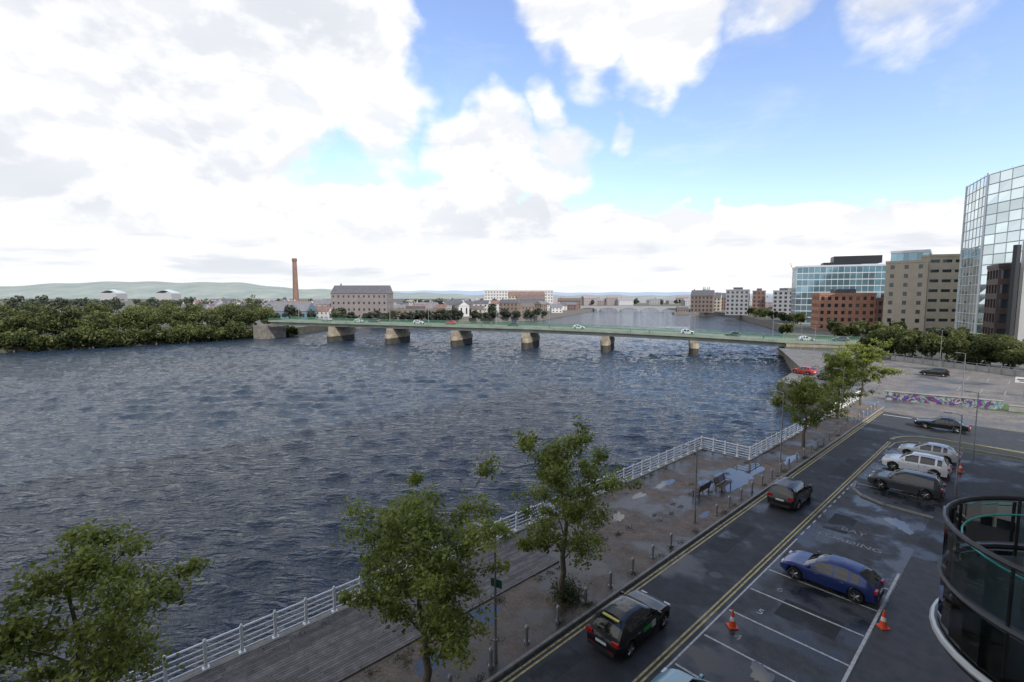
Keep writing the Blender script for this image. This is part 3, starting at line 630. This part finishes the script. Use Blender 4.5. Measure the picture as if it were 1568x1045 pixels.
base=person_mesh(); skin=mat('skin',(.5,.32,.24),.6); hair=mat('hair',(.05,.03,.02),.7)
for i,(t_,cc) in enumerate(((.2,(.03,.03,.05)),(.28,(.3,.05,.05)),(.5,(.04,.06,.1)),(.52,(.2,.2,.22)),(.63,(.02,.02,.02)),(.77,(.1,.12,.1)),(.8,(.3,.25,.2)),(.97,(.03,.05,.12)))):
    me=base.copy(); top=mat('jacket_%d'%i,cc,.8); trou=mat('trousers',(.03,.035,.05),.8)
    for m in(trou,top,skin,hair): me.materials.append(m)
    for p in me.polygons:
        z=p.center.z; p.material_index=0 if z<.93 and abs(p.center.x)<.2 else(1 if z<1.48 and z>.95 else(2 if z<1.7 else 3)); p.use_smooth=True
    o=bpy.data.objects.new('pedestrian',me); scene.collection.objects.link(o); q=bp3(t_,1.0,zr(t_)-1.15); o.location=q; o.rotation_euler=(0,0,ba+(hp if i%2 else -hp))
# ------------------------------------------------------------------ buildings
winm=mat('window_glass',(.03,.04,.05),.08,spec=.8); slate=mat('slate_roof',(.09,.09,.1),.8,var=.2,vscale=.5)
def facade(mb,p0,ud,W,H,nx,nz,wf,hf,rec,mw,mg,z0=0):
    u=Vector((ud[0],ud[1],0)); n=Vector((ud[1],-ud[0],0)); cw,ch=W/nx,H/nz; o=Vector((p0[0],p0[1],z0))
    P=lambda a,z,d_=0: tuple(o+u*a+Vector((0,0,z))-n*d_)
    for i in range(nx):
        for k in range(nz):
            a0,a1=i*cw,(i+1)*cw; z_0,z_1=k*ch,(k+1)*ch; wa,wb=a0+cw*(1-wf)/2,a1-cw*(1-wf)/2; za=z_0+ch*(1-hf)*.55; zb_=za+ch*hf
            mb.face([P(a0,z_0),P(a1,z_0),P(wb,za),P(wa,za)],mw); mb.face([P(a1,z_0),P(a1,z_1),P(wb,zb_),P(wb,za)],mw); mb.face([P(a1,z_1),P(a0,z_1),P(wa,zb_),P(wb,zb_)],mw); mb.face([P(a0,z_1),P(a0,z_0),P(wa,za),P(wa,zb_)],mw)
            mb.face([P(wa,za),P(wb,za),P(wb,za,rec),P(wa,za,rec)],mw); mb.face([P(wb,za),P(wb,zb_),P(wb,zb_,rec),P(wb,za,rec)],mw); mb.face([P(wb,zb_),P(wa,zb_),P(wa,zb_,rec),P(wb,zb_,rec)],mw); mb.face([P(wa,zb_),P(wa,za),P(wa,za,rec),P(wa,zb_,rec)],mw)
            mb.face([P(wa,za,rec),P(wb,za,rec),P(wb,zb_,rec),P(wa,zb_,rec)],mg,random.random())
def block(name,p0,ang,w_,d_,h_,nx,ny,nz,mw,mg=None,wf=.5,hf=.5,rec=.25,roof='flat',rm=None,z0=0,plant=True,mb=None):
    mg=mg or winm; new=mb is None; mb=mb or MB(); u=Vector((math.cos(ang),math.sin(ang))); v=Vector((-u.y,u.x)); p0=Vector(p0)
    c=[p0,p0+u*w_,p0+u*w_+v*d_,p0+v*d_]
    for i,(a,dr,W_,n_) in enumerate(((c[0],u,w_,nx),(c[1],v,d_,ny),(c[2],-u,w_,nx),(c[3],-v,d_,ny))): facade(mb,a,dr,W_,h_,n_,nz,wf,hf,rec,mw,mg,z0)
    rm=rm or slate; z=z0+h_; cc=(c[0]+c[2])/2
    if roof=='flat':
        mb.face([(*q,z) for q in c],rm)
        for a,b_ in((0,1),(1,2),(2,3),(3,0)):
            q=(c[a]+c[b_])/2; dd=c[b_]-c[a]; mb.box((q.x,q.y,z+.4),(dd.length+.25,.3,.9),mw,rot=math.atan2(dd.y,dd.x))
        if plant: mb.box((cc.x,cc.y,z+1.3),(w_*.4,d_*.4,2.6),rm,rot=ang)
    else:
        rh=min(w_,d_)*.38; ov=.3
        if w_>=d_: r0,r1=p0+v*d_/2-u*ov,p0+u*w_+v*d_/2+u*ov; e=[c[0]-u*ov-v*ov,c[1]+u*ov-v*ov,c[2]+u*ov+v*ov,c[3]-u*ov+v*ov]; 
        else: r0,r1=p0+u*w_/2-v*ov,p0+u*w_/2+v*d_+v*ov; e=[c[1]+u*ov-v*ov,c[2]+u*ov+v*ov,c[3]-u*ov+v*ov,c[0]-u*ov-v*ov]
        A0,A1=(*r0,z+rh),(*r1,z+rh); E=[(*q,z-.1) for q in e]
        mb.face([E[0],E[1],A1,A0],rm); mb.face([E[2],E[3],A0,A1],rm); mb.face([E[1],E[2],A1],mw); mb.face([E[3],E[0],A0],mw)
        q=r0.lerp(r1,.12); mb.box((q.x,q.y,z+rh+.3),(.9,.6,1.8),mw,rot=ang)
    if new: return mb.obj(name)
    return mb
wallc=[mat('render_white',(.5,.49,.46),.85,var=.1,vscale=.3),mat('render_cream',(.38,.35,.28),.85,var=.1,vscale=.3),mat('brick_red',(.21,.125,.1),.9,var=.2,vscale=.5),mat('render_grey',(.29,.29,.29),.85,var=.1,vscale=.3),mat('brick_brown',(.19,.145,.115),.9,var=.2,vscale=.5),mat('limestone',(.30,.285,.255),.9,var=.2,vscale=.4)]
roofs=[slate,mat('slate_light',(.15,.15,.16),.8,var=.2,vscale=.4),mat('roof_tile_red',(.18,.11,.09),.85,var=.2,vscale=.4),mat('roof_brown',(.12,.1,.09),.85,var=.2,vscale=.4)]
wallf=[mat('hazed_render',(.42,.43,.43),.9),mat('hazed_stone',(.33,.33,.32),.9),mat('hazed_brick',(.28,.24,.23),.9)]; rooff=[mat('hazed_slate',(.22,.235,.26),.9),mat('hazed_tile',(.25,.22,.22),.9)]; winf=mat('hazed_window',(.14,.16,.18),.4)  # far-building palette: aerial haze mixed into the base colours
for i in range(290):
    F=random.choice([random.uniform(315,440),random.uniform(340,560),random.uniform(500,950)])
    px=random.uniform(-.68,.11); X0=px*F
    if X0>-112+ (F-270)*.98-30 and F<640: continue
    w_=random.uniform(8,20); h_=random.uniform(4.5,6.5) if random.random()<.8 else random.uniform(7,10)
    if X0+w_>-112+(F-270)*.98-14 and F<640: continue
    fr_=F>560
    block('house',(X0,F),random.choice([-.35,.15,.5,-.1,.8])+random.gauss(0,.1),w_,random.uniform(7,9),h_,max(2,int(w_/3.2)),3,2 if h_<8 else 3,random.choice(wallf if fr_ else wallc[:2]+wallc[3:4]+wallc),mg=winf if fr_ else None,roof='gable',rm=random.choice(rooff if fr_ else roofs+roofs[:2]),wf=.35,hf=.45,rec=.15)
block('mill_building',(-118,318),-.05,37,14,17,11,4,4,mat('mill_grey',(.2,.175,.165),.9,var=.12,vscale=.4),wf=.35,hf=.35,roof='gable',rm=roofs[0])
block('mill_annexe',(-80,322),-.05,30,12,6,8,3,2,wallc[4],wf=.5,hf=.4,roof='flat',rm=roofs[0])
block('warehouse',(-158,306),-.1,30,14,6,7,3,1,mat('metal_blue',(.12,.18,.22),.6),wf=.5,hf=.35,roof='gable',rm=roofs[1])
block('apartment_block',(-36,640),0.0,90,16,23,24,4,6,wallc[0],mg=winf,wf=.5,hf=.5,roof='flat',rm=roofs[1],plant=False)
block('apartment_block',(-4,560),0.05,42,14,16,12,4,5,wallc[1],wf=.5,hf=.5,roof='gable',rm=roofs[2])
block('apartment_block',(6,530),0.05,30,14,12,9,4,4,wallc[4],wf=.45,hf=.5,roof='gable',rm=roofs[3])
for (X0,F,w_,h_,wi,ri) in((-60,430,24,8,3,0),(-30,470,26,8,0,2),(-10,440,16,7,5,0),(-75,380,18,7,1,1),(10,500,22,8,2,0),(60,640,30,10,4,3)):
    block('terrace_house',(X0,F),random.gauss(0,.2),w_,9,h_,int(w_/3),3,3,wallc[wi],wf=.4,hf=.5,roof='gable',rm=roofs[ri])
mb=MB(); block('x',(-40,366),.3,8,18,8,2,5,1,wallc[0],wf=.3,hf=.6,roof='gable',rm=slate,mb=mb); mb.obj('church')
bc=mat('chimney_brick',(.2,.12,.09),.9,var=.2,vscale=.3)
mb=MB(); mb.box((0,0,4),(6.2,6.2,8),bc); mb.tube([(0,0,8),(0,0,44)],[2.4,1.6],bc,16); mb.tube([(0,0,43),(0,0,44.2),(0,0,46)],[1.65,2.0,1.9],bc,16); mb.tube([(0,0,46),(0,0,46.02)],[1.4,1.4],darkst,12)
mb.obj('brick_chimney',loc=(-177,400,0),smooth=40)
sw=mat('stadium_white',(.44,.48,.5),.5)
for px in(-.826,-.713):
    F=1200; mb=MB(); n=18; W2=20
    for k in range(3):
        P=[(-W2+2*W2*i/n,k*16,20+ (9 if k==1 else 6)*math.sin(math.pi*i/n)) for i in range(n+1)]
        if k: 
            for i in range(n): mb.face([Pp[i],Pp[i+1],P[i+1],P[i]],sw)
        Pp=P
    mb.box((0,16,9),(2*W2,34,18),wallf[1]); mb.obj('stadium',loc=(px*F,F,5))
for (X0,F,w_,h_,nx,nz,wi) in((176,402,17,20,5,6,3),(193,392,9,19,3,6,2),(203,380,14,19,4,6,3),(218,372,22,17,6,5,2),(206,330,20,12,6,4,2),(172,470,20,16,6,4,4),(196,520,24,14,7,4,1),(232,560,20,14,6,4,2),(245,440,30,22,8,6,3)):
    block('quay_building',(X0,F),-.5,w_,14,h_,nx,4,nz,wallc[wi],wf=.5,hf=.55,roof='flat' if nz>4 else 'gable',rm=roofs[0])
curt=mat('curtain_wall_glass',(.22,.36,.42),.08,metal=.7,tint=.3); curt2=mat('tower_glass',(.66,.77,.80),.05,metal=.9,tint=.2); mull=mat('mullion',(.6,.62,.62),.4,metal=.2)
mb=MB(); block('x',(158,272),-.42,44,22,31,16,8,9,mull,curt,wf=.93,hf=.86,rec=.08,rm=darkst,mb=mb); mb.box((190,272,35),(22,10,4),darkst,rot=-.42); mb.obj('glass_office_building')
mb=MB(); block('x',(136,216),-.35,21,14,15.5,8,5,5,mat('brick_orange',(.38,.19,.12),.9,var=.15,vscale=.4),wf=.5,hf=.5,roof='flat',mb=mb); mb.obj('brick_apartment_building')
block('brick_apartment_building',(155,207),-.35,12,12,13.5,5,4,4,wallc[2],wf=.5,hf=.5)
beige=mat('limestone_cladding',(.45,.38,.28),.8,var=.1,vscale=.4)
mb=MB(); block('x',(150,197),-.75,13,20,28,3,6,8,beige,wf=.3,hf=.45,mb=mb,plant=False); block('x',(160,188.5),-.25,16,14,30,4,5,8,beige,wf=.75,hf=.3,mb=mb,plant=False)
block('x',(154,200),-.75,12,16,4,6,6,1,mull,curt,wf=.9,hf=.85,rec=.1,z0=28.3,mb=mb,plant=False); mb.obj('beige_office_building')
# glass tower: broad flat facets, top edge raking upward
mb=MB(); npan=9; rows=17; ctr=Vector((174,150)); Rt=27.5; off_=math.radians(172)
pts=[Vector((ctr.x+Rt*math.cos(off_+2*math.pi*i/npan),ctr.y+Rt*math.sin(off_+2*math.pi*i/npan))) for i in range(npan+1)]
HT=[52,53.5,55,56,56,54,53,52,52,52]
SB=6
for i in range(npan):
    p,q=pts[i],pts[i+1]; hp0,hp1=HT[i],HT[i+1]
    for k in range(rows):
        for sub in range(SB):
            a=p.lerp(q,sub/SB); b_=p.lerp(q,(sub+1)/SB); ha,hb=hp0+(hp1-hp0)*sub/SB,hp0+(hp1-hp0)*(sub+1)/SB
            nn=Vector((b_.y-a.y,a.x-b_.x)).normalized(); j=[random.gauss(0,.02) for _ in range(3)]
            mb.face([(a.x+nn.x*j[0],a.y+nn.y*j[0],k*ha/rows+.12),(b_.x+nn.x*j[1],b_.y+nn.y*j[1],k*hb/rows+.12),(b_.x+nn.x*j[2],b_.y+nn.y*j[2],(k+1)*hb/rows-.12),(a.x,a.y,(k+1)*ha/rows-.12)],curt2,random.random())
        mb.tube([(p.x,p.y,(k+1)*hp0/rows),(q.x,q.y,(k+1)*hp1/rows)],.17,mull,4,cap=False)
    for sub in range(SB):
        a=p.lerp(q,sub/SB); ha=hp0+(hp1-hp0)*sub/SB; mb.box((a.x,a.y,ha/2+.3),(.14,.2,ha+.6) if sub else (.5,.5,ha+.6),mull,rot=math.atan2((q-p).y,(q-p).x))
mb.face([(p.x,p.y,51.6) for p in pts[:-1]],darkst)
mb.obj('glass_tower')
mb=MB(); block('x',(121,122),-.6,14,12,22,4,4,6,mat('dark_cladding',(.06,.035,.03),.5,var=.2,vscale=.5),wf=.7,hf=.6,mb=mb,plant=False)
mb.box((121,118,13.5),(1.0,1.0,27),darkst); mb.box((126,116.5,14),(7,3,28),wallc[0],rot=-.6); mb.obj('office_building')
for i in range(110):
    F=random.uniform(560,1500); px=random.uniform(.08,.62); X0=px*F
    if X0<275 and X0>20 and F<870: continue
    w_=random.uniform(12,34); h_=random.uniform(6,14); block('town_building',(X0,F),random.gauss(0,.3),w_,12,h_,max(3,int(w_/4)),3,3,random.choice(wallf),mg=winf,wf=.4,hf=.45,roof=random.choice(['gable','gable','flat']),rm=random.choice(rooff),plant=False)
for i in range(14):
    F=random.uniform(210,330); X0=F*random.uniform(.72,.9)+14
    block('town_building',(X0+25,F+20),random.gauss(0,.2),20,14,random.uniform(8,16),6,4,4,random.choice(wallc),wf=.45,hf=.5,roof='flat',plant=False)
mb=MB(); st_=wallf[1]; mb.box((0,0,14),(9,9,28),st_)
for a in(-3.6,3.6):
    for b_ in(-3.6,3.6): mb.box((a,b_,30),(1.6,1.6,4.4),st_,top=.6)
mb.box((4,14,7),(14,34,14),st_); mb.obj('cathedral_tower',loc=(330,830,0))
mb=MB(); cy=mat('crane_paint',(.5,.45,.4),.5)
for a in(-.8,.8):
    for b_ in(-.8,.8): mb.tube([(a,b_,0),(a,b_,44)],.16,cy,4)
for k in range(22): mb.tube([(-.8,-.8,k*2),(.8,-.8,k*2+2)],.1,cy,4)
mb.tube([(0,0,44),(-5,0,56)],.5,cy,4); mb.tube([(6,0,43),(0,0,44)],.5,cy,4); mb.box((5,0,42.4),(2.5,1.6,2),conc); mb.obj('tower_crane',loc=(345,600,0))
mb=MB(); a0=Vector((62,640)); a1=Vector((232,585)); dv=a1-a0; Ln=dv.length; u=dv/Ln; n_=Vector((-u.y,u.x)); na=7
def q3(a,z,o=0): p=a0+u*a+n_*o; return(p.x,p.y,z)
pw=Ln/na
for o in(0,10):
    for i in range(na):
        K=12; c0=i*pw
        prof=[(c0,WATER-1)]+[(c0+1.2,WATER)]+[(c0+pw/2-(pw/2-1.2)*math.cos(math.pi*k/K),WATER+.5+4.2*math.sin(math.pi*k/K)) for k in range(K+1)]+[(c0+pw-1.2,WATER),(c0+pw,WATER-1)]
        for k in range(len(prof)-1):
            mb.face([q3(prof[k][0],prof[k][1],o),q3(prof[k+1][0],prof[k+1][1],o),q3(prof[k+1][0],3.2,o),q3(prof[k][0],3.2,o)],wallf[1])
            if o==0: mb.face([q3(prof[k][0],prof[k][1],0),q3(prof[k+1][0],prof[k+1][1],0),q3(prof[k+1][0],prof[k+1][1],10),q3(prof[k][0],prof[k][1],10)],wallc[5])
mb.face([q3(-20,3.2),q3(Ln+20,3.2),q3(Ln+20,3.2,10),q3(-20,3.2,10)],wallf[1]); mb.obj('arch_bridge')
mb=MB(); mb.box((185,520,-2.6),(26,8,2),quaywall); block('x',(176,519),0,12,5,4,4,2,1,wallc[4],wf=.4,hf=.4,roof='gable',z0=-1.6,mb=mb); mb.obj('boathouse')
# hills
hm=mat('hill_fields_hazed',(.22,.27,.25),1,var=.12,vscale=.004,col2=(.27,.30,.26)); hm2=mat('hill_distant_hazed',(.32,.39,.47),1,var=.06,vscale=.001)  # distance haze painted into the hill colours, paler and bluer
def hill(name,dist,prof,m,dep=1500):
    mb=MB(); az=np.arange(-62,64,.5); px=[p[0] for p in prof]; pe=[p[1] for p in prof]; rows=[]
    for k in range(5):
        D=dist+dep*k/4; row=[]
        for a in az:
            u_=math.tan(math.radians(a)); e=np.interp(u_,px,pe)*(dist+dep)*math.sin(math.pi/2*k/4)**.8+ (math.sin(a*1.7)+math.sin(a*.63+1))*6*k/4
            row.append((u_*D,D,e+(14 if k==4 else 0)))
        rows.append(row)
    for k in range(4):
        for i in range(len(az)-1): mb.face([rows[k][i],rows[k][i+1],rows[k+1][i+1],rows[k+1][i]],m)
    mb.obj(name,smooth=60)
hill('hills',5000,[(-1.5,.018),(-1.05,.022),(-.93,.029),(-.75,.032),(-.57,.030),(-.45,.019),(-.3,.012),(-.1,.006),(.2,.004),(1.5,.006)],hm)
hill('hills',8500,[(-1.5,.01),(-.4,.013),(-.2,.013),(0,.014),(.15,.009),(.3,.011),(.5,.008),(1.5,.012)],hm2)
# ------------------------------------------------------------------ hotel beside and behind the viewpoint, and its glass balcony
hw_=mat('hotel_cladding',(.34,.32,.29),.7,var=.1,vscale=.5)
mb=MB(); block('x',(1.3,-42),0,20,102,50,6,34,15,hw_,wf=.6,hf=.55,rec=.2,mb=mb); mb.obj('hotel_shade_block',rot=R)  # unseen hotel block, lengthened along the street to shade the foreground
bg_=bpy.data.materials.new('balcony_glass'); nt4,b=nodes_of(bg_)
tr=nt4.nodes.new('ShaderNodeBsdfTransparent'); tr.inputs[0].default_value=(.5,.66,.64,1); gl=nt4.nodes.new('ShaderNodeBsdfGlossy'); gl.inputs['Roughness'].default_value=.03
fr=nt4.nodes.new('ShaderNodeFresnel'); fr.inputs[0].default_value=1.6; mx=nt4.nodes.new('ShaderNodeMixShader'); nt4.links.new(fr.outputs[0],mx.inputs[0]); nt4.links.new(tr.outputs[0],mx.inputs[1]); nt4.links.new(gl.outputs[0],mx.inputs[2]); nt4.links.new(mx.outputs[0],nt4.nodes['Material Output'].inputs[0])
mb=MB(); cx,cs,Rb=1.3,12.6,2.3; n=20
def arc(r,z): return [(cx-r*math.sin(math.pi*i/n),cs+r*math.cos(math.pi*i/n),z) for i in range(n+1)]
def sheet(Aa,Bb,m):
    for i in range(n): mb.face([Aa[i],Aa[i+1],Bb[i+1],Bb[i]],m)
sheet(arc(Rb,9.35),arc(Rb,10.22),bg_); sheet(arc(Rb,8.3),arc(Rb,9.15),bg_)
mb.tube(arc(Rb,10.3),.05,darkst,8); mb.tube(arc(Rb,9.25),.06,darkst,6); mb.tube(arc(Rb+.05,8.2),.07,mat('pale_steel',(.4,.42,.42),.35,metal=.4),8)
mb.tube(arc(Rb-.25,10.05),.02,mat('teal_edge',(.05,.4,.32),.2),6)
for i in range(0,n+1,4):
    a=arc(Rb-.06,8.2)[i]; mb.tube([a,(a[0],a[1],10.3)],.03,darkst,6)
mb.face(arc(Rb-.1,9.1),mat('balcony_floor',(.05,.05,.05),.5)); mb.face(arc(Rb,8.0)[::-1],darkst); sheet(arc(Rb,8.0),arc(Rb,8.15),darkst)
mb.box((.4,12.3,9.5),(.6,.6,.8),mat('planter',(.12,.12,.12),.6)); mb.obj('glass_balcony',rot=R)
print('done')
